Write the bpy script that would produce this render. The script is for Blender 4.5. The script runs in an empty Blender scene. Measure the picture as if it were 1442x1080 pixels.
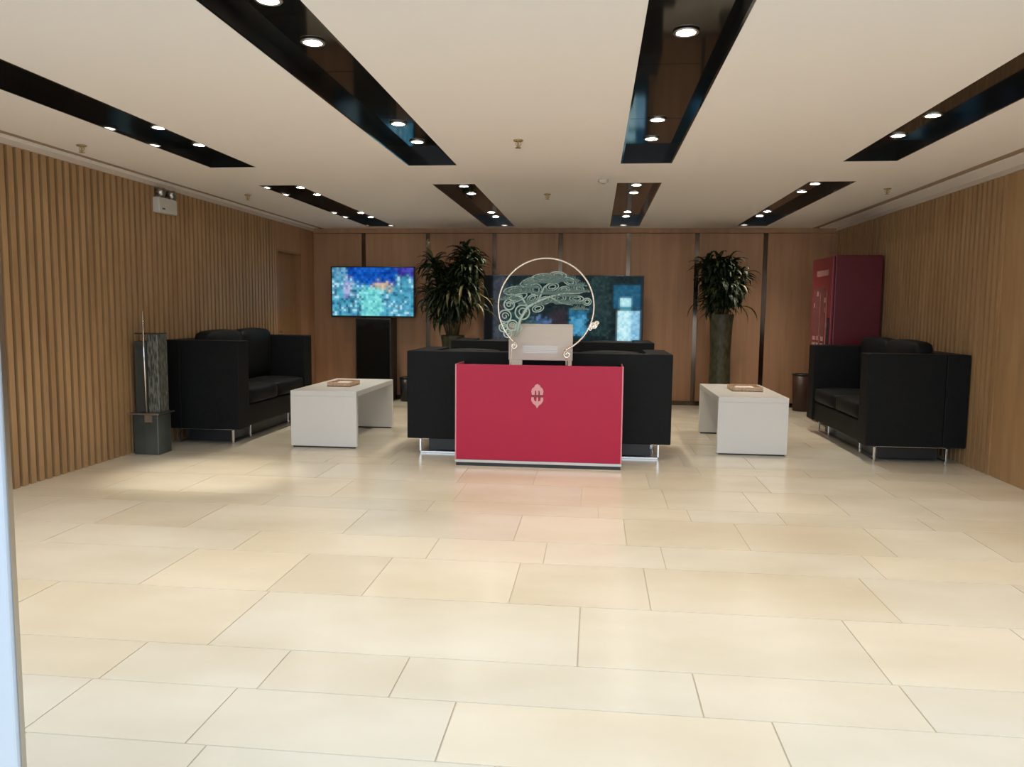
import bpy, bmesh, math, random
from mathutils import Vector, Matrix
random.seed(7)
S = bpy.context.scene
C = S.collection
PI = math.pi
CEIL, BACK, WL, WR, FRONT = 2.54, 11.41, -3.77, 3.86, 1.45
X0 = 0.491                                              # camera stands right of the room's middle line

# ---------------------------------------------------------------- materials
def mat(name, col, rough=.5, metal=0, spec=.5, coat=0, emit=None, es=0):
    m = bpy.data.materials.new(name); m.use_nodes = True
    b = m.node_tree.nodes['Principled BSDF']
    b.inputs['Base Color'].default_value = (*col, 1)
    b.inputs['Roughness'].default_value = rough
    b.inputs['Metallic'].default_value = metal
    b.inputs['Specular IOR Level'].default_value = spec
    b.inputs['Coat Weight'].default_value = coat
    if emit:
        b.inputs['Emission Color'].default_value = (*emit, 1)
        b.inputs['Emission Strength'].default_value = es
    return m

def noisy(m, c1, c2, scale=(5, 5, 5), detail=4, lo=.35, hi=.65, bump=0, attr=None, rough=None):
    nt = m.node_tree; N = nt.nodes; L = nt.links
    b = N['Principled BSDF']
    tc = N.new('ShaderNodeTexCoord'); mp = N.new('ShaderNodeMapping')
    mp.inputs['Scale'].default_value = scale
    L.new(tc.outputs['Object'], mp.inputs['Vector'])
    no = N.new('ShaderNodeTexNoise'); no.inputs['Scale'].default_value = 1; no.inputs['Detail'].default_value = detail
    L.new(mp.outputs[0], no.inputs['Vector'])
    cr = N.new('ShaderNodeValToRGB')
    cr.color_ramp.elements[0].position = lo; cr.color_ramp.elements[1].position = hi
    cr.color_ramp.elements[0].color = (*c1, 1); cr.color_ramp.elements[1].color = (*c2, 1)
    L.new(no.outputs['Fac'], cr.inputs[0])
    out = cr.outputs[0]
    if attr:
        at = N.new('ShaderNodeAttribute'); at.attribute_name = attr
        mx = N.new('ShaderNodeMix'); mx.data_type = 'RGBA'; mx.blend_type = 'MULTIPLY'
        mx.inputs[0].default_value = 1
        L.new(out, mx.inputs[6]); L.new(at.outputs['Color'], mx.inputs[7]); out = mx.outputs[2]
    L.new(out, b.inputs['Base Color'])
    if bump:
        bp = N.new('ShaderNodeBump'); bp.inputs['Strength'].default_value = bump; bp.inputs['Distance'].default_value = .01
        L.new(no.outputs['Fac'], bp.inputs['Height']); L.new(bp.outputs[0], b.inputs['Normal'])
    if rough:
        mr = N.new('ShaderNodeMapRange'); mr.inputs['To Min'].default_value = rough[0]; mr.inputs['To Max'].default_value = rough[1]
        L.new(no.outputs['Fac'], mr.inputs['Value']); L.new(mr.outputs[0], b.inputs['Roughness'])
    return m

M = {}
M['stone'] = noisy(mat('polished_stone', (.7, .6, .45), .2), (.65, .58, .45), (.74, .68, .565), (.9, 1.6, 1), 6, .3, .6, attr='tint', rough=(.14, .3))
M['grout'] = mat('grout', (.46, .40, .31), .8)
M['ceiling'] = mat('ceiling_paint', (.84, .79, .75), .75)
M['trimpaint'] = mat('trim_paint', (.58, .50, .42), .7)
M['groove'] = mat('groove_brown', (.36, .26, .18), .7)
M['slat'] = noisy(mat('slat_wood', (.4, .24, .1), .45), (.33, .19, .085), (.43, .265, .125), (9, 9, 1.2), 5, .3, .7)
M['slat_back'] = noisy(mat('slat_backing', (.12, .06, .02), .6), (.10, .052, .02), (.15, .08, .032), (9, 9, 1.2), 4)
M['veneer'] = noisy(mat('veneer_panel', (.3, .17, .09), .5, spec=.3), (.37, .20, .105), (.46, .255, .14), (14, 14, .8), 5, .3, .7)
M['door'] = noisy(mat('door_wood', (.26, .13, .05), .4), (.25, .125, .05), (.33, .17, .07), (14, 14, .8), 5, .3, .7)
M['joint'] = mat('dark_bronze_metal', (.12, .085, .06), .16, 1)
M['blackgloss'] = mat('black_glass', (.010, .009, .008), .06, 0, .38, 0)
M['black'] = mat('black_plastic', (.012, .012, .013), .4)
M['leather'] = noisy(mat('black_leather', (.012, .013, .014), .6, spec=.18), (.004, .0045, .005), (.007, .0075, .008), (60, 60, 60), 3, bump=.1)
M['chrome'] = mat('chrome', (.75, .75, .76), .12, 1)
M['steel'] = mat('brushed_steel', (.5, .48, .45), .3, 1)
M['red'] = mat('red_lacquer', (.42, .018, .055), .35, 0, .22, .0)
M['redtrim'] = mat('pink_silver_trim', (.62, .22, .24), .3, .3)
M['white'] = mat('white_lacquer', (.72, .70, .67), .3)
M['whiteplastic'] = mat('white_plastic', (.6, .58, .52), .4)
M['beigemetal'] = mat('champagne_plastic', (.60, .53, .45), .45)
M['gold'] = mat('champagne_metal', (.80, .70, .58), .25, .8)
M['patina'] = mat('pale_teal_metal', (.44, .56, .50), .5, .25)
M['pine'] = mat('dark_teal_metal', (.13, .20, .17), .5, .25)
M['lens'] = mat('lamp_lens', (1, 1, 1), .5, emit=(1, .93, .82), es=60)
M['leaf'] = noisy(mat('leaf', (.02, .04, .01), .5, spec=.25), (.006, .012, .004), (.022, .034, .010), (12, 12, 12), 2)
M['leafdry'] = mat('leaf_yellowed', (.12, .10, .03), .5)
M['cane'] = mat('cane', (.13, .10, .04), .6)
M['pot'] = noisy(mat('olive_ceramic', (.07, .07, .035), .5), (.03, .032, .015), (.09, .08, .04), (22, 22, 12), 4)
M['vred'] = mat('machine_red', (.12, .006, .012), .4)
M['vglass'] = mat('machine_panel', (.16, .02, .03), .15)
M['vpink'] = mat('pale_pink_decal', (.45, .22, .22), .5)
M['wicker'] = noisy(mat('tan_wood', (.4, .22, .12), .5), (.45, .29, .18), (.6, .42, .27), (30, 30, 30), 2)
M['paper'] = mat('paper_white', (.8, .76, .7), .7)
M['greyplastic'] = noisy(mat('grey_green_plastic', (.05, .058, .05), .3), (.035, .042, .038), (.07, .08, .07), (6, 6, 3), 3)
M['smoke'] = mat('smoked_acrylic', (.045, .05, .045), .12)
M['mesh'] = noisy(mat('folded_bags', (.1, .1, .08), .35), (.03, .035, .03), (.17, .17, .14), (70, 70, 14), 2, .4, .6)
M['jamb'] = mat('white_painted_metal', (.42, .45, .49), .4)
M['ground'] = noisy(mat('pavement', (.4, .4, .4), .8), (.36, .36, .36), (.45, .45, .44), (3, 3, 3), 4)
M['outer'] = mat('outer_shell', (.4, .38, .35), .8)
M['emblem'] = mat('emblem_pink_white', (.66, .30, .31), .4)
M['emblemdark'] = mat('emblem_dark', (.16, .05, .05), .5)
M['brass'] = mat('brass', (.5, .38, .2), .35, 1)

def screen_mat(name, strength):
    m = bpy.data.materials.new(name); m.use_nodes = True
    nt = m.node_tree; b = nt.nodes['Principled BSDF']
    b.inputs['Base Color'].default_value = (.004, .004, .005, 1); b.inputs['Roughness'].default_value = .3; b.inputs['Specular IOR Level'].default_value = .04
    at = nt.nodes.new('ShaderNodeAttribute'); at.attribute_name = 'picture'
    nt.links.new(at.outputs['Color'], b.inputs['Emission Color'])
    b.inputs['Emission Strength'].default_value = strength
    return m
M['screen'] = screen_mat('lit_screen', 1.0)

# ---------------------------------------------------------------- mesh helper
class MB:
    def __init__(s): s.v = []; s.f = []; s.m = []; s.c = []
    def add(s, vs, fs, mi=0, col=None):
        o = len(s.v); s.v += [tuple(v) for v in vs]
        for f in fs: s.f.append([i + o for i in f]); s.m.append(mi); s.c.append(col or (1, 1, 1))
        return s
    def box(s, x0, x1, y0, y1, z0, z1, mi=0, col=None):
        vs = [(x, y, z) for x in (x0, x1) for y in (y0, y1) for z in (z0, z1)]
        return s.add(vs, [(0, 1, 3, 2), (4, 6, 7, 5), (0, 4, 5, 1), (2, 3, 7, 6), (0, 2, 6, 4), (1, 5, 7, 3)], mi, col)
    def cushion(s, x0, x1, y0, y1, z0, z1, mi=0, n=8, puff=.018, r=.04):
        # rounded, slightly crowned block
        bm = bmesh.new(); bmesh.ops.create_cube(bm, size=1)
        bmesh.ops.subdivide_edges(bm, edges=bm.edges[:], cuts=n, use_grid_fill=True)
        c = Vector(((x0+x1)/2, (y0+y1)/2, (z0+z1)/2)); h = Vector(((x1-x0)/2, (y1-y0)/2, (z1-z0)/2))
        for v in bm.verts:
            q = Vector([2*v.co[i] for i in range(3)])
            p = Vector([q[i]*h[i] for i in range(3)])
            inner = Vector([max(-h[i]+r, min(h[i]-r, p[i])) for i in range(3)])
            d = p - inner
            if d.length > 1e-6: p = inner + d.normalized()*min(d.length, r)
            for i in range(3):
                j, k = [a for a in range(3) if a != i]
                if abs(q[i]) > .99: p[i] += math.copysign(puff*(1-q[j]**2)*(1-q[k]**2), q[i])
            v.co = p + c
        bm.verts.index_update()
        s.add([v.co for v in bm.verts], [[v.index for v in f.verts] for f in bm.faces], mi); bm.free(); return s
    def tube(s, path, r, seg=8, mi=0, caps=True):
        P = [Vector(p) for p in path]; rings = []; n = len(P)
        t0 = (P[1]-P[0]).normalized(); a = t0.orthogonal().normalized()
        for i, p in enumerate(P):
            t = ((P[min(i+1, n-1)]-P[max(i-1, 0)])).normalized()
            a = (a - t*a.dot(t)).normalized(); b = t.cross(a)
            rr = r[i] if isinstance(r, (list, tuple)) else r
            rings.append([p + rr*(math.cos(2*PI*k/seg)*a + math.sin(2*PI*k/seg)*b) for k in range(seg)])
        vs = [v for g in rings for v in g]; fs = []
        for i in range(n-1):
            for k in range(seg):
                k2 = (k+1) % seg; fs.append((i*seg+k, i*seg+k2, (i+1)*seg+k2, (i+1)*seg+k))
        if caps: fs.append(tuple(range(seg))[::-1]); fs.append(tuple((n-1)*seg+k for k in range(seg)))
        return s.add(vs, fs, mi)
    def lathe(s, prof, cx, cy, seg=24, mi=0, open_=False):
        vs = [(cx+r*math.cos(2*PI*k/seg), cy+r*math.sin(2*PI*k/seg), z) for r, z in prof for k in range(seg)]
        fs = []
        for i in range(len(prof)-1):
            for k in range(seg):
                k2 = (k+1) % seg; fs.append((i*seg+k, i*seg+k2, (i+1)*seg+k2, (i+1)*seg+k))
        if open_:
            o = (len(prof)-1)*seg
            fs += [(o+k, o+(k+1) % seg, (k+1) % seg, k) for k in range(seg)]
        else: fs.append(tuple(range(seg))[::-1]); fs.append(tuple((len(prof)-1)*seg+k for k in range(seg)))
        return s.add(vs, fs, mi)
    def prism(s, pts, y0, y1, mi=0):                   # outline in XZ, thickness in Y
        n = len(pts)
        vs = [(x, y0, z) for x, z in pts] + [(x, y1, z) for x, z in pts]
        fs = [tuple(range(n)), tuple(range(2*n-1, n-1, -1))] + [(i, i+n, (i+1) % n+n, (i+1) % n) for i in range(n)]
        return s.add(vs, fs, mi)
    def build(s, name, mats, parent=None, bevel=0, smooth=False, attr=None, loc=None):
        me = bpy.data.meshes.new(name)
        org = Vector(loc) if loc is not None else (Vector(parent['_w']) if parent is not None and '_w' in parent else Vector())
        me.from_pydata([tuple(Vector(v)-org) for v in s.v], [], s.f)
        if not isinstance(mats, (list, tuple)): mats = [mats]
        for m in mats: me.materials.append(m)
        me.polygons.foreach_set('material_index', s.m)
        if attr:
            ca = me.color_attributes.new(attr, 'FLOAT_COLOR', 'CORNER'); i = 0
            for p, c in zip(me.polygons, s.c):
                for vi in p.vertices:
                    if hasattr(s, 'grid'):                # blend the picture between its dots
                        G, gx0, gx1, gz0, gz1, nx, nz = s.grid
                        q = s.v[vi]; a = round((q[0]-gx0)/(gx1-gx0)*nx); b = round((q[2]-gz0)/(gz1-gz0)*nz)
                        cs = [G[min(nx-1, max(0, a-u))][min(nz-1, max(0, b-v))] for u in (0, 1) for v in (0, 1)]
                        ca.data[i].color = (*[.5*c[k]+.5*sum(w_[k] for w_ in cs)/4 for k in range(3)], 1)
                    else: ca.data[i].color = (*c, 1)
                    i += 1
        me.update(); bm = bmesh.new(); bm.from_mesh(me)
        if not attr: bmesh.ops.recalc_face_normals(bm, faces=bm.faces)
        bm.to_mesh(me); bm.free()
        if smooth: me.shade_smooth()
        o = bpy.data.objects.new(name, me); C.objects.link(o)
        if parent is not None: o.parent = parent; o['_w'] = list(org)
        elif loc is not None: o.location = loc
        if bevel:
            b = o.modifiers.new('bevel', 'BEVEL'); b.width = bevel; b.segments = 2; b.limit_method = 'ANGLE'; b.angle_limit = .7
        return o

def thing(name, label, cat, loc=(0, 0, 0), rz=0, group=None):
    o = bpy.data.objects.new(name, None); C.objects.link(o); o.empty_display_size = .1
    o.location = loc; o.rotation_euler = (0, 0, rz); o['label'] = label; o['category'] = cat
    o['_w'] = list(loc) if rz == 0 else [0, 0, 0]
    if group: o['group'] = group
    return o
def tag(o, label, cat, group=None):
    o['label'] = label; o['category'] = cat
    if group: o['group'] = group
    return o
def struct(o): o['kind'] = 'structure'; return o
def copy_tree(o, parent=None):
    c = o.copy(); C.objects.link(c); c.parent = parent
    for ch in [x for x in bpy.data.objects if x.parent == o]: copy_tree(ch, c)
    return c

# ---------------------------------------------------------------- floor
def floor():
    m = MB()
    x_lo, x_hi = WL-.0, WR+.0
    rows = [.9, 1.3, 1.6, 2.17, 2.53, 2.85, 3.45, 4.03, 4.42, 5.0, 5.3, 5.9, 6.5, 6.8, 7.4, 8.0, 8.3, 8.9, 9.5, 9.8, 10.4, 11.0, BACK]
    known = {2.17: [-1.3, -.75, .04, 1.1, 2.0], 2.53: [-.68, -.2, .88, 1.62, 2.35], 2.85: [-2.1, -1.03, .45, 1.60, 2.3], 3.45: [-1.7, -1.05, -.58, .12, .77, 1.86, 2.6],
             4.03: [-1.5, -.4, .24, .89, 2.0], 4.42: [-2, -1, .04, .7, 1.4, 2.2]}
    rnd = random.Random(4)
    m.box(x_lo, x_hi, rows[0], BACK, -.08, -.003, 1)
    g = .0028
    for a, b in zip(rows[:-1], rows[1:]):
        xs = list(known.get(a, [])) or [x_lo + rnd.uniform(.3, 1)]
        while xs[0] > x_lo+.5: xs.insert(0, xs[0]-rnd.choice([.6, .9, 1.15]))
        while xs[-1] < x_hi-.4: xs.append(xs[-1]+rnd.choice([.6, .6, .9, 1.15]))
        xs = [x_lo]+[x for x in xs if x_lo+.15 < x < x_hi-.15]+[x_hi]
        for p, q in zip(xs[:-1], xs[1:]):
            t = rnd.uniform(.93, 1.03); w = rnd.uniform(-.02, .02)
            m.add([(p+g, a+g, 0), (q-g, a+g, 0), (q-g, b-g, 0), (p+g, b-g, 0), (p+g, a+g, -.01), (q-g, a+g, -.01), (q-g, b-g, -.01), (p+g, b-g, -.01)],
                  [(0, 1, 2, 3), (0, 4, 5, 1), (1, 5, 6, 2), (2, 6, 7, 3), (3, 7, 4, 0)], 0, (t+w, t, t-w*1.5))
    struct(m.build('floor', [M['stone'], M['grout']], attr='tint'))
floor()
struct(MB().box(-14, 14, -14, .9, -.12, -.01).build('ground', M['ground']))

# ---------------------------------------------------------------- ceiling with slots
TR = dict(s=.205, a1=.876, a2=2.607)
slots = []
for nm, cx in (('left outer', -TR['a2']), ('left inner', -TR['a1']), ('right inner', TR['a1']), ('right outer', TR['a2'])):
    slots.append((nm, 'front', cx, 1.9, 6.463)); slots.append((nm, 'back', cx, 7.408, 11.12))
def ceiling():
    m = MB(); gl, gr = (-3.66, -3.57), (3.50, 3.60)
    xs = sorted({WL, *gl, *gr, WR} | {round(c+k*TR['s'], 4) for c in (-TR['a2'], -TR['a1'], TR['a1'], TR['a2']) for k in (-1, 1)})
    ys = [FRONT, 1.9, 6.463, 7.408, 11.12, BACK]
    T = .2
    for i in range(len(xs)-1):
        for j in range(len(ys)-1):
            x, y = (xs[i]+xs[i+1])/2, (ys[j]+ys[j+1])/2
            if any(abs(x-s_[2]) < TR['s'] and s_[3] < y < s_[4] for s_ in slots): continue
            if gl[0] < x < gl[1] or gr[0] < x < gr[1]:
                m.box(xs[i], xs[i+1], ys[j], ys[j+1], CEIL+.008, CEIL+T, 1); continue
            m.box(xs[i], xs[i+1], ys[j], ys[j+1], CEIL, CEIL+T, 0)
    struct(m.build('ceiling', [M['ceiling'], M['groove']]))
    struct(MB().box(WL-.2, WR+.2, FRONT, BACK+.2, CEIL+T, CEIL+T+.1).build('ceiling', M['outer']))
    struct(MB().box(WL, WL+.04, FRONT, BACK, 2.50, CEIL).build('trim_1', M['trimpaint']))
    struct(MB().box(WR-.04, WR, FRONT, BACK, 2.50, CEIL).build('trim_2', M['trimpaint']))
ceiling()
TOP = 2.62
for nm, fb, cx, y0, y1 in slots:
    s = TR['s']-.001
    t = thing('ceiling_light_trough', f'{"long" if fb=="front" else "short"} black glossy recessed ceiling trough, {nm} of the four in the {fb} row',
              'ceiling trough', (cx, (y0+y1)/2, CEIL), 0, f'{fb} row of black ceiling troughs')
    p = MB(); n = 4 if fb == 'front' else 3; L = (y1-y0)/n
    for k in range(n): p.box(cx-s+.012, cx+s-.012, y0+k*L+.003, y0+(k+1)*L-.003, TOP, TOP+.012)
    p.build('top_panel', M['blackgloss'], t)
    for nme, bx in (('side_liner', (cx-s, cx-s+.012, y0, y1)), ('side_liner', (cx+s-.012, cx+s, y0, y1)),
                    ('end_liner', (cx-s+.012, cx+s-.012, y1-.012, y1)), ('end_liner', (cx-s+.012, cx+s-.012, y0, y0+.012))):
        MB().box(*bx, CEIL+.001, TOP+.012).build(nme, M['blackgloss'], t)

# downlights
SPOT = bpy.data.lights.new('bulb', 'SPOT'); SPOT.energy = 58; SPOT.color = (1, .90, .74); SPOT.spot_size = math.radians(98); SPOT.spot_blend = 1; SPOT.shadow_soft_size = .04
proto = None
order = ['nearest the camera', 'second from the camera', 'third from the camera', 'farthest from the camera']
for nm, fb, cx, y0, y1 in slots:
    ys = (3.2, 3.71, 5.33, 5.9) if fb == 'front' else (8.0, 8.5, 10.12, 10.58)
    for k, y in enumerate(ys):
        lab = f'round glowing downlight in the {nm} {fb} black ceiling trough, {order[k]}'
        if proto is None:
            t = thing('ceiling_downlight', lab, 'downlight', (cx, y, TOP), 0, 'downlights in the black ceiling troughs'); proto = t
            MB().lathe([(.044, TOP-.001), (.058, TOP-.001), (.060, TOP-.006), (.056, TOP-.010), (.044, TOP-.010)], cx, y, 28, open_=True).build('trim_ring', M['steel'], t, smooth=True)
            MB().lathe([(.0435, TOP-.0015), (.0435, TOP-.008), (.03, TOP-.011)], cx, y, 24).build('lens', M['lens'], t)
            b = bpy.data.objects.new('bulb', SPOT); C.objects.link(b); b.parent = t; b.location = (0, 0, -.02)
        else:
            t = copy_tree(proto); t['label'] = lab
        t.location = (cx, y, TOP)
        if nm == 'left outer' and y == 5.9:               # this one has a narrow beam: a bright pool on the floor
            NB = SPOT.copy(); NB.energy = 210; NB.spot_size = math.radians(40); NB.spot_blend = .9
            for ch in bpy.data.objects:
                if ch.parent == t and ch.type == 'LIGHT': ch.data = NB

# ---------------------------------------------------------------- walls
def slatwall(name, xw, sgn, y0, y1, z1=2.5):
    m = MB()
    m.box(xw-sgn*.15 if sgn > 0 else xw, xw if sgn > 0 else xw+.15, y0, y1, 0, CEIL, 1)
    y = y0; P = .087
    while y < y1-.05:
        a, b = sorted((xw, xw+sgn*.032)); m.box(a, b, y, y+.052, 0.0, z1, 0); y += P
    return struct(m.build(name, [M['slat'], M['slat_back']]))
slatwall('wall_left', WL, 1, FRONT, 9.96)
slatwall('wall_right', WR, -1, 6.86, BACK-.02)
struct(MB().box(WR-.03, WR+.15, FRONT, 6.80, 0, 2.5).box(WR-.02, WR+.15, 6.80, 6.86, 0, 2.5).build('wall_right', M['slat'], bevel=.004))
struct(MB().box(WR, WR+.15, FRONT, 6.86, 2.5, CEIL).build('trim_4', M['ceiling']))
# left wall after the slats: flat veneer with a door
struct(MB().box(WL-.15, WL+.03, 9.965, 10.02, 0, 2.5).box(WL-.15, WL+.03, 10.02, 10.88, 2.14, 2.5).box(WL-.15, WL+.03, 10.88, BACK, 0, 2.5).box(WL-.15, WL, 9.965, BACK, 2.5, CEIL).build('wall_left', M['veneer'], bevel=.003))
d = bpy.data.objects.new('door_1', None); C.objects.link(d); d['kind'] = 'structure'; d['_w'] = [0, 0, 0]
MB().box(WL-.10, WL-.055, 10.05, 10.85, .005, 2.11).build('door_leaf', M['door'], d, bevel=.003)
MB().box(WL-.14, WL+.035, 10.02, 10.05, 0, 2.14).box(WL-.14, WL+.035, 10.85, 10.88, 0, 2.14).box(WL-.14, WL+.035, 10.05, 10.85, 2.11, 2.14).build('door_frame', M['door'], d, bevel=.003)
MB().tube([(WL-.055, 10.12, 1.02), (WL-.01, 10.12, 1.02), (WL-.005, 10.13, 1.02), (WL-.005, 10.24, 1.02)], .01).build('door_handle', M['steel'], d, smooth=True)
# back wall: veneer panels between bronze joints
J = [-2.97, -1.99, -1.0, -.03, .95, 1.92, 2.87]
bw = MB(); bw.box(WL-.2, WR+.2, BACK+.02, BACK+.2, 0, CEIL+.2, 1)
ed = [WL+.03]+J+[WR]
for a, b in zip(ed[:-1], ed[1:]):
    bw.box(a+(.032 if a in J else 0), b-(.032 if b in J else 0), BACK-.01, BACK+.02, .06, 2.47, 0)
bw.box(WL, WR, BACK-.015, BACK+.02, 2.475, CEIL, 0)
struct(bw.build('wall_back', [M['veneer'], M['slat_back']], bevel=.003))
jb = MB()
for x in J: jb.box(x-.03, x+.03, BACK-.004, BACK+.02, .06, 2.47)
struct(jb.build('trim_5', M['joint']))
struct(MB().box(WL+.03, WR, BACK-.022, BACK+.02, 0, .06).build('baseboard_back', M['joint'], bevel=.003))
# entrance jamb close by the camera
d = bpy.data.objects.new('door_2', None); C.objects.link(d); d['kind'] = 'structure'; d['_w'] = [0, 0, 0]
MB().box(-1.06, -.842, 1.60, 1.63, 0, CEIL).build('door_jamb', M['jamb'], d, bevel=.006)
MB().box(-.8418, -.839, 1.61, 1.625, 0, CEIL).build('door_seal', M['steel'], d)
# lintel over the entrance
struct(MB().box(WL-.15, WR+.15, FRONT-.15, FRONT, 2.54, 3.0).build('wall_front', M['outer']))

# ---------------------------------------------------------------- sofas
def sofa(label, L, D, loc, rz, ctop, arm=.22, nb=2, H=.98, zs=1.0, group=None):
    t = thing('sofa', label, 'sofa', loc, rz, group)
    t.scale = (1, 1, zs); t['_w'] = [0, 0, 0]
    le = M['leather']; z0 = .155; bk = .2
    # local frame: x along the length, y=0 at the rear face, front at y=D
    MB().box(-L/2+arm, L/2-arm, bk, D-.02, z0, .36).build('base', le, t, bevel=.015)
    MB().box(-L/2, L/2, 0, bk, z0, H).build('backrest', le, t, bevel=.008)
    for sg in (-1, 1):
        a, b = sorted((sg*L/2, sg*(L/2-arm)))
        MB().box(a, b, bk+.0005, D, z0, H-.001).build('armrest', le, t, bevel=.008)
    w = (L-2*arm)/nb
    for k in range(nb):
        xa = -L/2+arm+k*w
        MB().cushion(xa+.004, xa+w-.004, bk+.01, D-.01, .36, .52, puff=.02, r=.035).build('seat_cushion', le, t, smooth=True)
        MB().cushion(xa+.01, xa+w-.01, bk+.015, bk+.20, .53, ctop, puff=.02, r=.05).build('back_cushion', le, t, smooth=True)
    r = .009
    MB().box(-L/2+.17, L/2-.17, .17, D-.17, .02, z0-.001).build('under_shadow', M['black'], t)  # black block added to stand in for the shadow beneath the sofa
    for sx in (-1, 1):
        f = MB(); xo, xi = sx*(L/2-.10), sx*(L/2-.48)
        for y in (.12, D-.12):
            a, b = sorted((xo, xi))
            f.box(a, b, y-r, y+r, z0-2*r, z0)
            f.box(a, b, y-r, y+r, 0, 2*r)
            f.box(xo-r, xo+r, y-r, y+r, 2*r, z0-2*r); f.box(xi-r, xi+r, y-r, y+r, 2*r, z0-2*r)
        f.box(xo-r, xo+r, .12+r, D-.12-r, z0-2*r, z0)
        f.build('sled_leg', M['chrome'], t, bevel=.002)
    return t
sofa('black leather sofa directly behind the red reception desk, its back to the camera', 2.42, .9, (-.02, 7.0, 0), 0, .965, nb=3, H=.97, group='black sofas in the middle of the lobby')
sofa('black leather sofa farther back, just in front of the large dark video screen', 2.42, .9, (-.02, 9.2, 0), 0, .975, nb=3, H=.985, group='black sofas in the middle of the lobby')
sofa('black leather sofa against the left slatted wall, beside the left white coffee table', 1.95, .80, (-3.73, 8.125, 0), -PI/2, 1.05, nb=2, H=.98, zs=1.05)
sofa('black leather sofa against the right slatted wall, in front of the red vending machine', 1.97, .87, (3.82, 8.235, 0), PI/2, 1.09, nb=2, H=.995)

# ---------------------------------------------------------------- reception desk
t = thing('reception_desk', 'red lacquered reception desk with a small white emblem, in the centre of the lobby', 'desk', (.02, 6.77, 0))
x0, x1, y0, y1, zt = -.70, .74, 6.57, 6.97, .885
MB().box(x0+.012, x1-.012, y0, y0+.025, .055, zt).build('front_panel', M['red'], t, bevel=.002)
MB().box(x0, x0+.012, y0-.004, y1, .055, zt).build('edge_trim', M['redtrim'], t, bevel=.002)['label'] = 'pinkish metal edge trim'
MB().box(x1-.012, x1, y0-.004, y1, .055, zt).build('edge_trim', M['redtrim'], t, bevel=.002)['label'] = 'pinkish metal edge trim'
zd0 = zt-.05
for sx in (x0+.012, x1-.034): MB().box(sx, sx+.022, y0+.025, y1, .055, zd0).build('side_panel', M['red'], t)
zd = zt-.032
MB().box(x0+.012, x1-.012, y0+.025, y1, zd-.018, zd).build('desktop', M['red'], t, bevel=.003)
MB().box(x0+.034, x1-.034, y0+.025, y1-.02, .45, .47).build('shelf', M['red'], t)
MB().box(x0, x1, y0-.006, y1, .03, .055).build('base_strip', M['steel'], t, bevel=.002)['label'] = 'silver metal base strip'
MB().box(x0+.01, x1-.01, y0+.004, y1-.01, 0, .03).build('plinth', M['black'], t)
e = MB(); ex, yy = .013, 6.57
# upper crown: domed outline with two slits
up = [(-.046, -.012), (-.052, .018), (-.045, .042), (-.026, .056), (-.022, .070), (0, .082), (.022, .070), (.026, .056), (.045, .042), (.052, .018), (.046, -.012), (.022, -.012), (.020, .022), (.010, .026), (.008, -.012), (-.008, -.012), (-.010, .026), (-.020, .022), (-.022, -.012)]
e.prism([(ex+a, .645+b) for a, b in up], yy-.006, yy+.001, 0)
lo = [(-.050, -.034), (-.052, -.060), (-.036, -.088), (-.014, -.104), (0, -.128), (.014, -.104), (.036, -.088), (.052, -.060), (.050, -.034), (.030, -.034), (.026, -.062), (.008, -.070), (.006, -.034), (-.006, -.034), (-.008, -.070), (-.026, -.062), (-.030, -.034)]
e.prism([(ex+a, .645+b) for a, b in lo], yy-.006, yy+.001, 0)
e.box(ex-.042, ex+.042, yy-.004, yy+.001, .616, .629, 1)
e.build('emblem', [M['emblem'], M['emblemdark']], t)['label'] = 'small pinkish white two-part emblem'

# monitor panel on the desk
t = thing('desktop_monitor', 'pale champagne computer monitor seen from behind, standing on the red reception desk', 'monitor', (.02, 6.8, zd))
MB().box(-.262, .302, 6.78, 6.805, .915, 1.235).build('back_cover', M['beigemetal'], t, bevel=.004)
MB().box(-.252, .292, 6.805, 6.812, .925, 1.225).build('screen', M['black'], t)
v = MB()
for k in range(5): v.box(-.13, .17, 6.7785, 6.7795, .98+k*.014, .984+k*.014)
v.build('vent', M['steel'], t)
MB().box(-.255, -.13, 6.74, 6.85, zd, zd+.01).box(-.255, -.14, 6.78, 6.80, zd+.01, .915).build('foot', M['beigemetal'], t, bevel=.002)
MB().box(.255, .295, 6.74, 6.85, zd, zd+.01).box(.26, .295, 6.78, 6.80, zd+.01, .915).build('foot', M['beigemetal'], t, bevel=.002)

# ring ornament
t = thing('ring_ornament', 'round open metal ring ornament with pine branches and cloud scrolls, on the red desk', 'ornament', (.06, 6.7, zd))
cx, cz, R_, Y = .068, 1.385, .412, 6.69
arc = []
a0, a1 = math.radians(-66), math.radians(229)
for k in range(97):
    a = a0+(a1-a0)*k/96; arc.append((cx+R_*math.cos(a), Y, cz+R_*math.sin(a)))
MB().tube(arc, .0085, 8).build('ring', M['gold'], t, smooth=True)
def curl(c, r0, a_start, turns, sgn, n=26):
    return [(c[0]+r0*(1-.75*i/n)*math.cos(a_start+sgn*turns*2*PI*i/n), Y-.004, c[1]+r0*(1-.75*i/n)*math.sin(a_start+sgn*turns*2*PI*i/n)) for i in range(n+1)]
ends = [arc[0], arc[-1]]
MB().tube([arc[0], (ends[0][0]-.01, Y, .975), (.250, Y, .93), (.252, Y, zd+.008)], .007, 8).tube(curl((.258, .975), .034, PI/2, 1.3, 1), .006, 6).box(.215, .30, Y-.04, Y+.04, zd, zd+.008).build('scroll_foot', M['gold'], t)
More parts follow.
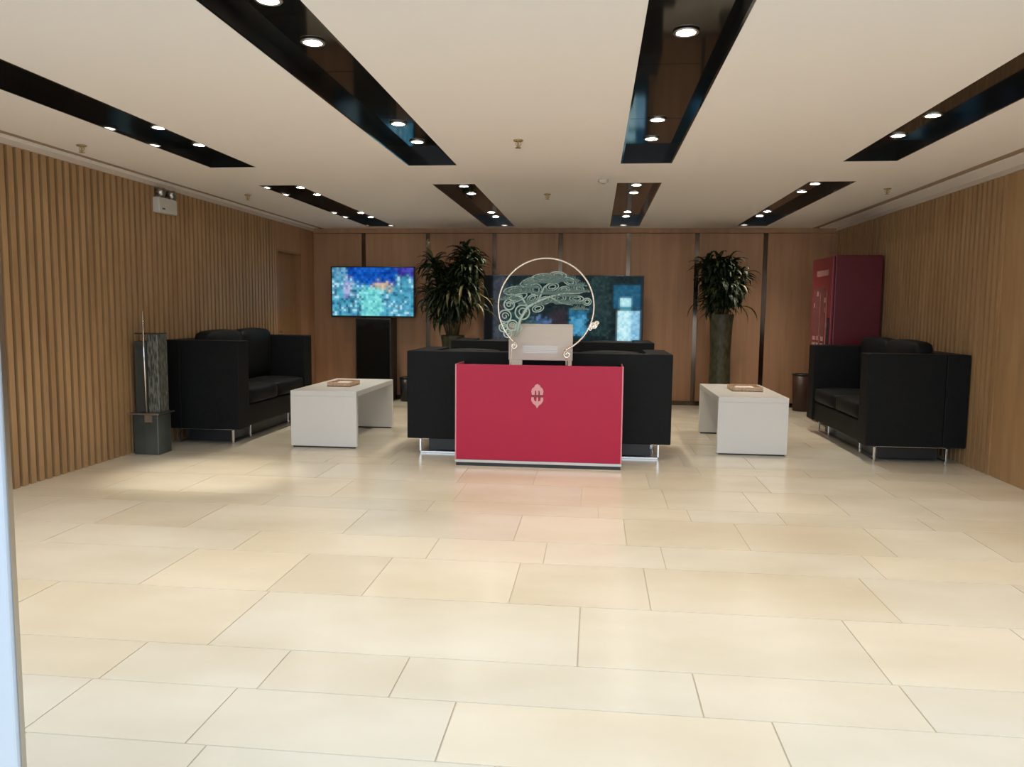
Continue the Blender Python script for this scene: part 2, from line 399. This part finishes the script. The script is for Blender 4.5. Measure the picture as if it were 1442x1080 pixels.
MB().tube([arc[-1], (-.225, Y, 1.02), (-.232, Y, .95), (-.232, Y, zd+.008)], .007, 8).tube(curl((-.205, 1.045), .032, PI/2, 1.3, -1), .006, 6).box(-.275, -.19, Y-.04, Y+.04, zd, zd+.008).build('scroll_foot', M['gold'], t)
# branch and pine pads, open leaf loops among them
rnd = random.Random(11)
br = MB()
br.tube([(-.19, Y, 1.12), (-.15, Y, 1.28), (-.09, Y, 1.38), (.0, Y, 1.43), (.10, Y, 1.47), (.22, Y, 1.50), (.36, Y, 1.50)], [.016, .014, .013, .012, .010, .008, .005], 7)
br.tube([(-.09, Y, 1.38), (-.14, Y, 1.46), (-.25, Y, 1.50)], [.011, .009, .005], 6)
br.tube([(.0, Y, 1.43), (.05, Y, 1.55), (.14, Y, 1.62)], [.011, .008, .005], 6)
br.tube([(.10, Y, 1.47), (.19, Y, 1.42), (.30, Y, 1.40)], [.009, .007, .004], 6)
br.build('pine_branch', M['patina'], t, smooth=True)
def pad(c, w, h):
    m = MB(); n = int(11*w/.16)
    m.tube([(c[0]-w, Y, c[1]), (c[0]+w, Y, c[1]+.006)], .005, 5)
    for i in range(n+1):
        bx = c[0]-w+2*w*i/n; hh = h*(1-((i/n*2-1)**2)*.7)
        for k in range(7):
            a = math.radians(25+130*k/6+rnd.uniform(-6, 6)); l = hh*rnd.uniform(.8, 1.05)
            b = Vector((bx, Y+rnd.uniform(-.012, .012), c[1])); d_ = Vector((math.cos(a), 0, math.sin(a)))
            s_ = Vector((-d_.z, 0, d_.x))*.0042
            m.add([b-s_, b+s_, b+d_*l+s_*.4, b+d_*l-s_*.4, b+Vector((0, .004, 0))], [(0, 1, 2, 3), (0, 4, 1), (1, 4, 2), (2, 4, 3), (3, 4, 0)])
    m.build('pine_foliage', M['pine'], t)
for c, w, h in (((-.16, 1.50), .13, .075), ((.02, 1.585), .15, .08), ((.20, 1.60), .14, .08), ((.30, 1.51), .13, .07), ((.10, 1.49), .12, .065), ((.27, 1.41), .12, .06), ((-.05, 1.40), .11, .07), ((-.24, 1.44), .08, .055), ((.14, 1.42), .10, .05), ((.10, 1.63), .12, .05), ((.33, 1.56), .08, .05), ((-.08, 1.54), .1, .06), ((.36, 1.36), .07, .05), ((.22, 1.47), .11, .05)):
    pad(c, w, h)
sc = MB()
for c, r in (((-.285, 1.30), .052), ((-.135, 1.335), .062), ((-.25, 1.40), .045), ((-.30, 1.20), .035), ((-.22, 1.22), .045), ((-.17, 1.20), .03), ((-.26, 1.15), .035)):
    sc.tube([(c[0]+r*math.cos(2*PI*k/24), Y, c[1]+r*math.sin(2*PI*k/24)) for k in range(25)], .0065, 6, caps=False)
    sc.tube(curl(c, r*.65, 0, 1.2, 1), .005, 5)
sc.build('cloud_scroll', M['patina'], t)
lp = MB(); rl = random.Random(5)
for c, w, h, an in (((-.20, 1.52), .10, .035, .1), ((-.19, 1.455), .10, .03, .35), ((-.02, 1.53), .05, .05, 0), ((.03, 1.635), .09, .03, .1), ((.17, 1.655), .07, .028, -.1), ((.27, 1.60), .06, .03, -.4), ((.22, 1.53), .05, .028, .2), ((.35, 1.54), .045, .03, -.5), ((.12, 1.555), .055, .03, .2), ((.33, 1.455), .06, .025, 0), ((.19, 1.455), .05, .03, .3), ((.06, 1.44), .06, .03, .2), ((-.05, 1.455), .05, .03, .5), ((-.08, 1.595), .08, .03, .35), ((.0, 1.37), .05, .03, .3), ((.42, 1.43), .035, .03, 0)):
    for f in (1, .55):
        lp.tube([(c[0]+f*(w*math.cos(q)*math.cos(an)-h*math.sin(q)*math.sin(an)), Y+.006, c[1]+f*(w*math.cos(q)*math.sin(an)+h*math.sin(q)*math.cos(an))) for q in [2*PI*k/18 for k in range(19)]], .0055, 5, caps=False)
lp.build('leaf_scroll', M['patina'], t, smooth=True)
sc = MB()
for c, r in (((.478, 1.225), .030), ((.505, 1.245), .020), ((.452, 1.20), .018)):
    sc.tube(curl(c, r, 0, 1.6, 1), .007, 6)
sc.prism([(.478+.034*math.cos(a*PI/6), 1.225+.026*math.sin(a*PI/6)) for a in range(12)], Y-.004, Y+.004)
sc.build('cloud_scroll', M['gold'], t)

# ---------------------------------------------------------------- coffee tables with trays
def table(label, x0, x1, y0, y1, h=.555):
    t = thing('coffee_table', label, 'coffee table', ((x0+x1)/2, (y0+y1)/2, 0), 0, 'white waterfall coffee tables')
    MB().box(x0, x1, y0, y1, h-.05, h).build('tabletop', M['white'], t, bevel=.003)
    MB().box(x0, x1, y0, y0+.05, .014, h-.05).build('side_slab', M['white'], t, bevel=.003)
    MB().box(x0, x1, y1-.05, y1, .014, h-.05).build('side_slab', M['white'], t, bevel=.003)
    for y in (y0+.006, y1-.044): MB().box(x0+.02, x1-.02, y, y+.038, 0, .014).build('plinth', M['black'], t)
table('white waterfall coffee table on the left, beside the left black sofa', -2.44, -1.78, 7.21, 8.58)
table('white waterfall coffee table on the right, near the right black sofa', 1.67, 2.32, 7.46, 8.80)
def tray(label, cx, cy, w, d):
    z = .555
    t = thing('wooden_tray', label, 'tray', (cx, cy, z), 0, 'small tan trays on the coffee tables')
    MB().box(cx-w/2, cx+w/2, cy-d/2, cy+d/2, z, z+.008).build('tray_bottom', M['wicker'], t)
    r = MB()
    for a in ((cx-w/2, cx+w/2, cy-d/2, cy-d/2+.01), (cx-w/2, cx+w/2, cy+d/2-.01, cy+d/2), (cx-w/2, cx-w/2+.01, cy-d/2+.01, cy+d/2-.01), (cx+w/2-.01, cx+w/2, cy-d/2+.01, cy+d/2-.01)): r.box(*a, z+.0005, z+.045)
    r.build('rim', M['wicker'], t, bevel=.002)
    MB().cushion(cx-w*.3, cx+w*.3, cy-d*.3, cy+d*.3, z+.008, z+.035, puff=.003, r=.008, n=4).build('paper_stack', M['paper'], t, smooth=True)
tray('small tan wooden tray lying on the left white coffee table', -2.10, 7.80, .24, .34)
tray('small tan wooden tray lying on the right white coffee table', 2.04, 8.15, .30, .34)

# ---------------------------------------------------------------- screens
def screen_grid(x0, x1, z0, z1, y, nx, nz, fn):
    m = MB(); G = [[fn((i+.5)/nx, (j+.5)/nz) for j in range(nz)] for i in range(nx)]
    m.grid = (G, x0, x1, z0, z1, nx, nz)
    for i in range(nx):
        for j in range(nz):
            xa, xb = x0+(x1-x0)*i/nx, x0+(x1-x0)*(i+1)/nx; za, zb = z0+(z1-z0)*j/nz, z0+(z1-z0)*(j+1)/nz
            m.add([(xa, y, za), (xb, y, za), (xb, y, zb), (xa, y, zb)], [(0, 1, 2, 3)], 0, G[i][j])
    return m
rt = random.Random(3)
def lerp(a, b, t): return tuple(a[i]+(b[i]-a[i])*t for i in range(3))
def tvpic(u, v):
    u += rt.gauss(0, .03); v += rt.gauss(0, .03)+.03*math.sin(u*19)+.02*math.sin(u*43)
    n = rt.random()
    if v > .80 or (v > .66 and .22 < u < .8 and v > .66+.14*abs(u-.5)):
        c = lerp((.0, .025, .22), (.01, .16, .75), n if .25 < u < .7 else n*.6)
        if u > .8: c = lerp((.02, .01, .2), (.08, .08, .5), n)
        if u < .15: c = lerp((.03, .14, .25), (.2, .5, .7), n)
        return c
    if .5 < u < .74 and .55 < v < .72: return lerp((.25, .28, .22), (.85, .6, .42), n)
    if .15 < u < .25 and v > .35: return lerp((.12, .14, .5), (.6, .65, .85), n)
    if .35 < u < .62 and v < .6: return lerp((.02, .35, .38), (.35, .95, .95), n)
    if n > .88: return (.5, .85, 1)
    if n < .15: return (.01, .06, .12)
    return lerp((.02, .16, .3), (.12, .5, .68), rt.random())
t = thing('wall_television', 'bright blue television above the black column at the left of the rear wall', 'television', (-2.745, 11.15, 0))
MB().box(-3.375, -2.12, 11.10, 11.15, 1.225, 1.965).build('housing', M['black'], t, bevel=.006)
screen_grid(-3.355, -2.14, 1.25, 1.95, 11.098, 36, 22, tvpic).build('screen', M['screen'], t, attr='picture')['label'] = 'glowing blue and cyan picture'
MB().box(-2.86, -2.62, 11.15, 11.385, 1.45, 1.75).build('wall_bracket', M['black'], t)
t = thing('media_cabinet', 'tall narrow black column standing on the floor below the blue television', 'cabinet', (-2.72, 11.2, 0))
MB().box(-2.99, -2.46, 11.04, 11.375, .05, 1.215).build('body', M['black'], t, bevel=.008)
MB().box(-2.97, -2.48, 11.06, 11.36, 0, .05).build('plinth', M['black'], t)
MB().box(-2.97, -2.48, 11.032, 11.0395, .07, 1.195).build('door', M['blackgloss'], t, bevel=.002)

rv = random.Random(9)
def vwpic(u, v):
    u0 = u; n = rv.random()
    if .15 < u < .8: u += rv.gauss(0, .012); v += rv.gauss(0, .02)
    c = lerp((.004, .008, .010), (.012, .028, .030), n)
    if u < .055: return (.003, .003, .003)
    if u < .14 and v > .2: return lerp((.02, .025, .035), (.06, .07, .09), n)
    if .14 < u < .33 and .35 < v < .9 and n > .5: c = lerp(c, (.05, .11, .10), n)
    if .33 < u < .42 and .22 < v < .52: c = lerp((.02, .05, .12), (.12, .22, .42), n)
    if .42 < u < .53 and .22 < v < .62: return lerp((.022, .018, .024), (.04, .032, .04), n)
    if .54 < u < .66 and .3 < v < .62: c = lerp((.03, .17, .32), (.10, .40, .62), n) if v < .52 else lerp((.01, .08, .16), (.03, .18, .3), n)
    if .68 < u < .8 and v > .3: c = lerp((.006, .02, .022), (.03, .06, .06), n)
    if u > .82 and .62 < v < .9: c = lerp((.01, .06, .12), (.02, .13, .22), n)
    if .86 < u < .93 and .5 < v < .75: c = lerp((.35, .7, .8), (.7, 1, 1), n) if not .58 < v < .66 else (.05, .25, .32)
    if .845 < u and .25 < v < .6: c = lerp((.3, .65, .8), (.75, 1, 1), n) if u < .93 else lerp((.15, .4, .6), (.4, .7, .9), n)
    if u > .985: c = (.01, .02, .03)
    if .83 < u < .87 and .11 < v < .14: c = (.9, .95, 1)
    return c
t = thing('video_wall_screen', 'very wide dark video screen on the rear wall behind the middle sofas', 'screen', (.03, 11.15, 0))
MB().box(-1.11, 1.165, 11.10, 11.17, .62, 1.855).build('housing', M['black'], t, bevel=.006)
screen_grid(-1.095, 1.15, .635, 1.84, 11.098, 72, 40, vwpic).build('screen', M['screen'], t, attr='picture')['label'] = 'dark teal picture with bright blue patches'
MB().box(-.9, .9, 11.17, 11.38, .9, 1.5).build('wall_bracket', M['black'], t)
MB().box(-.95, 1.0, 11.10, 11.37, 0, .615).build('stand', M['black'], t)

# ---------------------------------------------------------------- plants
def plant(label, cx, cy, seed, htop, spread, pot_h=1.32, hang=0, drift=0, z_lo=.10):
    rn = random.Random(seed)
    t = thing('potted_plant', label, 'potted plant', (cx, cy, 0), 0, 'tall potted plants by the rear wall')
    MB().lathe([(.17, 0), (.175, .02), (.165, .06), (.145, .3), (.135, .8), (.15, pot_h-.12), (.165, pot_h-.02), (.165, pot_h), (.14, pot_h), (.135, pot_h-.05)], cx, cy, 28).build('planter', M['pot'], t, smooth=True)
    MB().lathe([(.13, pot_h-.10), (.132, pot_h-.045), (.05, pot_h-.04)], cx, cy, 20).build('soil', M['cane'], t)
    heads = []
    for k in range(13):
        a = 2*PI*k/13+rn.uniform(-.3, .3); r1 = rn.uniform(.05, .24)*spread
        top = Vector((cx+drift+r1*1.15*math.cos(a), cy+r1*.8*math.sin(a), pot_h+rn.uniform(z_lo, htop-pot_h-.30)))
        base = Vector((cx+.06*math.cos(a), cy+.06*math.sin(a), pot_h-.05))
        MB().tube([base, base.lerp(top, .5)+Vector((0, 0, .03)), top], [.014, .012, .009], 6).build('stem', M['cane'], t, smooth=True)
        heads.append((base, top))
    fo = MB()
    def leaf(b, az, el, L, w, droop, mi=0):
        pts = []; p = Vector(b); n = 7
        for i in range(n+1):
            pts.append(p.copy()); e = el-droop*(i/n)**1.4
            p = p+Vector((math.cos(az)*math.cos(e), math.sin(az)*math.cos(e), math.sin(e)))*(L/n); p.y = min(p.y, 11.04)
        side = Vector((-math.sin(az), math.cos(az), 0)); vs = []
        for i, q in enumerate(pts):
            ww = w*math.sin(PI*min(.98, .12+.86*i/n))**.8
            vs += [q-side*ww+Vector((0, 0, ww*.35)), q, q+side*ww+Vector((0, 0, ww*.35)), q+Vector((0, 0, -.0025))]
        fs = []
        for i in range(n):
            o = i*4; u = o+4; fs += [(o, o+1, u+1, u), (o+1, o+2, u+2, u+1), (o, u, u+3, o+3), (o+2, o+3, u+3, u+2)]
        fo.add(vs, fs, mi)
    for base, top in heads:
        for k in range(95):
            f = rn.random()**.6; b = base.lerp(top, .35+.65*f) + Vector((0, 0, .02))
            az = rn.uniform(0, 2*PI); el = rn.uniform(-.1, 1.35)
            leaf(b, az, el, rn.uniform(.16, .34)*(spread**.5), rn.uniform(.018, .034), rn.uniform(1.2, 2.7), 1 if rn.random() < .05 else 0)
    for k in range(hang):
        a = rn.uniform(0, 2*PI); b = Vector((cx+drift+.12*math.cos(a)+rn.uniform(-.08, .22), cy+.1*math.sin(a), rn.uniform(1.35, 1.75)))
        leaf(b, a, rn.uniform(-.2, .3), rn.uniform(.35, .6), rn.uniform(.014, .022), rn.uniform(1.6, 1.9), 1 if rn.random() < .35 else 0)
    fo.build('foliage', [M['leaf'], M['leafdry']], t)
plant('bushy dark green plant in a tall olive pot, left of the large video screen', -1.47, 10.62, 5, 2.47, 1.25, 1.0, 70, z_lo=.42)
plant('bushy dark green plant in a tall olive pot, right of the large video screen', 2.19, 10.75, 21, 2.36, 1.12, 1.33, 8)

# small dark items on the floor by the rear wall
def bin_(label, cx, cy, r, h, m):
    t = thing('waste_bin', label, 'bin', (cx, cy, 0), 0)
    MB().lathe([(r*.85, 0), (r, h), (r*.92, h), (r*.8, .01)], cx, cy, 24).build('body', m, t, smooth=True)
    MB().lathe([(r*1.03, h), (r*1.03, h+.015), (r*.8, h+.02), (r*.8, h)], cx, cy, 24, open_=True).build('rim', M['black'], t, smooth=True)
bin_('small dark waste bin on the floor right of the black television column', -2.26, 11.15, .10, .34, M['black'])
bin_('dark brown waste bin on the floor beside the far end of the right sofa', 3.36, 11.05, .13, .5, mat('dark_brown', (.06, .025, .015), .5))

# ---------------------------------------------------------------- vending machine
t = thing('vending_machine', 'tall red vending machine standing against the right wall behind the right sofa', 'vending machine', (3.52, 9.95, 0))
vx0, vx1, vy0, vy1, vh = 3.265, 3.80, 9.45, 10.30, 2.03
MB().box(vx0, vx1, vy0, vy1, .06, vh).build('cabinet', M['vred'], t, bevel=.012)
MB().box(vx0+.03, vx1-.03, vy0+.03, vy1-.03, 0, .06).build('plinth', M['black'], t)
MB().box(vx0-.030, vx0-.001, vy0+.01, vy1-.01, .08, vh-.01).build('door', mat('machine_door_red', (.22, .018, .03), .3), t, bevel=.006)
MB().box(vx0-.034, vx0-.031, vy0+.24, vy1-.10, .55, 1.66).build('display_window', M['vglass'], t)
g = MB()
g.box(vx0-.034, vx0-.031, vy0+.16, vy1-.22, 1.80, 1.87)
for z, a, b in ((1.56, .50, .58), (1.48, .20, .27), (1.42, .66, .70), (1.36, .20, .24), (1.18, .12, .2)): g.box(vx0-.0365, vx0-.0345, vy0+a, vy0+b, z, z+.06)
for z in (.62, .70, .78, .86, .94, 1.02):
    for k in range(3): g.box(vx0-.0365, vx0-.0345, vy0+.25+k*.17, vy0+.37+k*.17, z, z+.05)
g.box(vx0-.0365, vx0-.0345, vy0+.16, vy0+.18, .6, 1.6).box(vx0-.0365, vx0-.0345, vy0+.42, vy0+.435, .6, 1.6)
g.build('door_graphics', M['vpink'], t)['label'] = 'pale pink marks on the door'
MB().box(vx0-.038, vx0-.031, vy0+.05, vy0+.12, .95, 1.30).build('control_panel', M['black'], t)
MB().box(vx0-.034, vx0-.031, vy0+.15, vy1-.15, .22, .42).build('pickup_flap', M['blackgloss'], t)

# ---------------------------------------------------------------- umbrella bag stand
t = thing('umbrella_bag_stand', 'grey-green umbrella bag stand with a thin upright pole, beside the left sofa', 'umbrella stand', (-3.565, 6.7, 0))
MB().box(-3.685, -3.445, 6.60, 6.82, 0, .37).build('base_box', M['greyplastic'], t, bevel=.01)
MB().box(-3.715, -3.425, 6.57, 6.85, .371, .385).build('ledge', M['steel'], t, bevel=.003)
MB().box(-3.68, -3.56, 6.64, 6.82, .386, 1.04).build('back_housing', M['smoke'], t, bevel=.008)
MB().box(-3.555, -3.45, 6.64, 6.80, .386, 1.10).build('bag_holder', M['mesh'], t, bevel=.006)
MB().box(-3.67, -3.45, 6.635, 6.80, 1.101, 1.112).build('top_plate', M['smoke'], t, bevel=.003)
MB().tube([(-3.553, 6.60, .386), (-3.56, 6.602, .9), (-3.566, 6.605, 1.31)], .008, 10).build('pole', M['chrome'], t, smooth=True)
MB().box(-3.57, -3.50, 6.592, 6.599, .30, .366).build('label_plate', M['steel'], t)

# ---------------------------------------------------------------- emergency light on the left wall
t = thing('emergency_light', 'white emergency light box with twin lamp heads, high on the left slatted wall', 'emergency light', (-3.70, 7.26, 2.36))
MB().box(-3.739, -3.67, 7.12, 7.44, 2.255, 2.40).build('housing', M['whiteplastic'], t, bevel=.008)
for y in (7.18, 7.37):
    MB().tube([(-3.70, y, 2.40), (-3.70, y, 2.43)], .012, 8).tube([(-3.73, y-.0, 2.455), (-3.66, y, 2.445)], [.028, .045], 16).build('lamp_head', M['steel'], t, smooth=True)
MB().box(-3.6695, -3.668, 7.17, 7.22, 2.285, 2.30).build('indicator', M['black'], t)

# ---------------------------------------------------------------- sprinklers
sp = thing('sprinkler_head', 'pendant sprinkler between the two inner black troughs of the front row', 'sprinkler', (-.07, 5.54, CEIL), 0, 'pendant ceiling sprinklers')
MB().lathe([(.012, CEIL), (.036, CEIL), (.034, CEIL-.008), (.012, CEIL-.01)], -.07, 5.54, 20).build('escutcheon', M['brass'], sp, smooth=True)
MB().lathe([(.007, CEIL-.01), (.008, CEIL-.045), (.004, CEIL-.05)], -.07, 5.54, 10).tube([(-.085, 5.54, CEIL-.012), (-.09, 5.54, CEIL-.03), (-.075, 5.54, CEIL-.048)], .003, 6).tube([(-.055, 5.54, CEIL-.012), (-.05, 5.54, CEIL-.03), (-.065, 5.54, CEIL-.048)], .003, 6).build('frame', M['brass'], sp)
MB().lathe([(.004, CEIL-.050), (.022, CEIL-.052), (.022, CEIL-.054), (.004, CEIL-.056)], -.07, 5.54, 16).build('deflector', M['brass'], sp)
for x, y, l in ((-3.33, 5.52, 'pendant sprinkler near the left slatted wall, outside the front left outer trough'),
                (-.02, 8.07, 'pendant sprinkler between the two inner black troughs of the back row'),
                (3.23, 7.84, 'pendant sprinkler at the right edge of the ceiling near the right wall'),
                (-3.19, 8.0, 'pendant sprinkler left of the leftmost back trough, near the emergency light')):
    o = copy_tree(sp); o.location = (x, y, CEIL); o['label'] = l
t = thing('smoke_detector', 'small round ceiling smoke detector just before the back right inner trough', 'smoke detector', (.54, 7.23, CEIL))
MB().lathe([(.045, CEIL), (.045, CEIL-.018), (.03, CEIL-.03), (.01, CEIL-.032)], .54, 7.23, 24).build('housing', M['whiteplastic'], t, smooth=True)
MB().lathe([(.018, CEIL-.0325), (.018, CEIL-.037), (.008, CEIL-.038)], .54, 7.23, 16).build('sensor', M['steel'], t)

for o in bpy.data.objects:
    if '_w' in o: del o['_w']

# ---------------------------------------------------------------- daylight through the entrance
w = bpy.data.worlds.new('daylight'); S.world = w; w.use_nodes = True
bg = w.node_tree.nodes['Background']; bg.inputs[0].default_value = (.74, .87, 1, 1); bg.inputs[1].default_value = 2.9
pl = bpy.data.lights.new('sky_portal', 'AREA'); pl.shape = 'RECTANGLE'; pl.size = WR-WL; pl.size_y = 2.5; pl.cycles.is_portal = True
po = bpy.data.objects.new('sky_portal', pl); C.objects.link(po); po.location = ((WL+WR)/2, FRONT-.02, 1.27); po.rotation_euler = (PI/2, 0, 0)

# ---------------------------------------------------------------- camera
f, yaw, pitch, roll = 1089.9, .1057, .0942, .0101
fw = Vector((-math.sin(yaw)*math.cos(pitch), math.cos(yaw)*math.cos(pitch), -math.sin(pitch)))
rt_ = Vector((math.cos(yaw), math.sin(yaw), 0)); up_ = rt_.cross(fw)
cr, sr = math.cos(roll), math.sin(roll)
R3 = rt_*cr+up_*sr; U3 = -rt_*sr+up_*cr
cam = bpy.data.cameras.new('camera'); cam.sensor_width = 36; cam.sensor_fit = 'HORIZONTAL'; cam.lens = f*36/1442; cam.clip_start = .05
co = bpy.data.objects.new('camera', cam); C.objects.link(co); S.camera = co
mw = Matrix((R3, U3, -fw)).transposed().to_4x4(); mw.translation = Vector((X0, 0, 1.35)); co.matrix_world = mw

S.view_settings.view_transform = 'Standard'; S.view_settings.look = 'None'; S.view_settings.gamma = 1; S.view_settings.use_curve_mapping = False
S.view_settings.exposure = -0.02
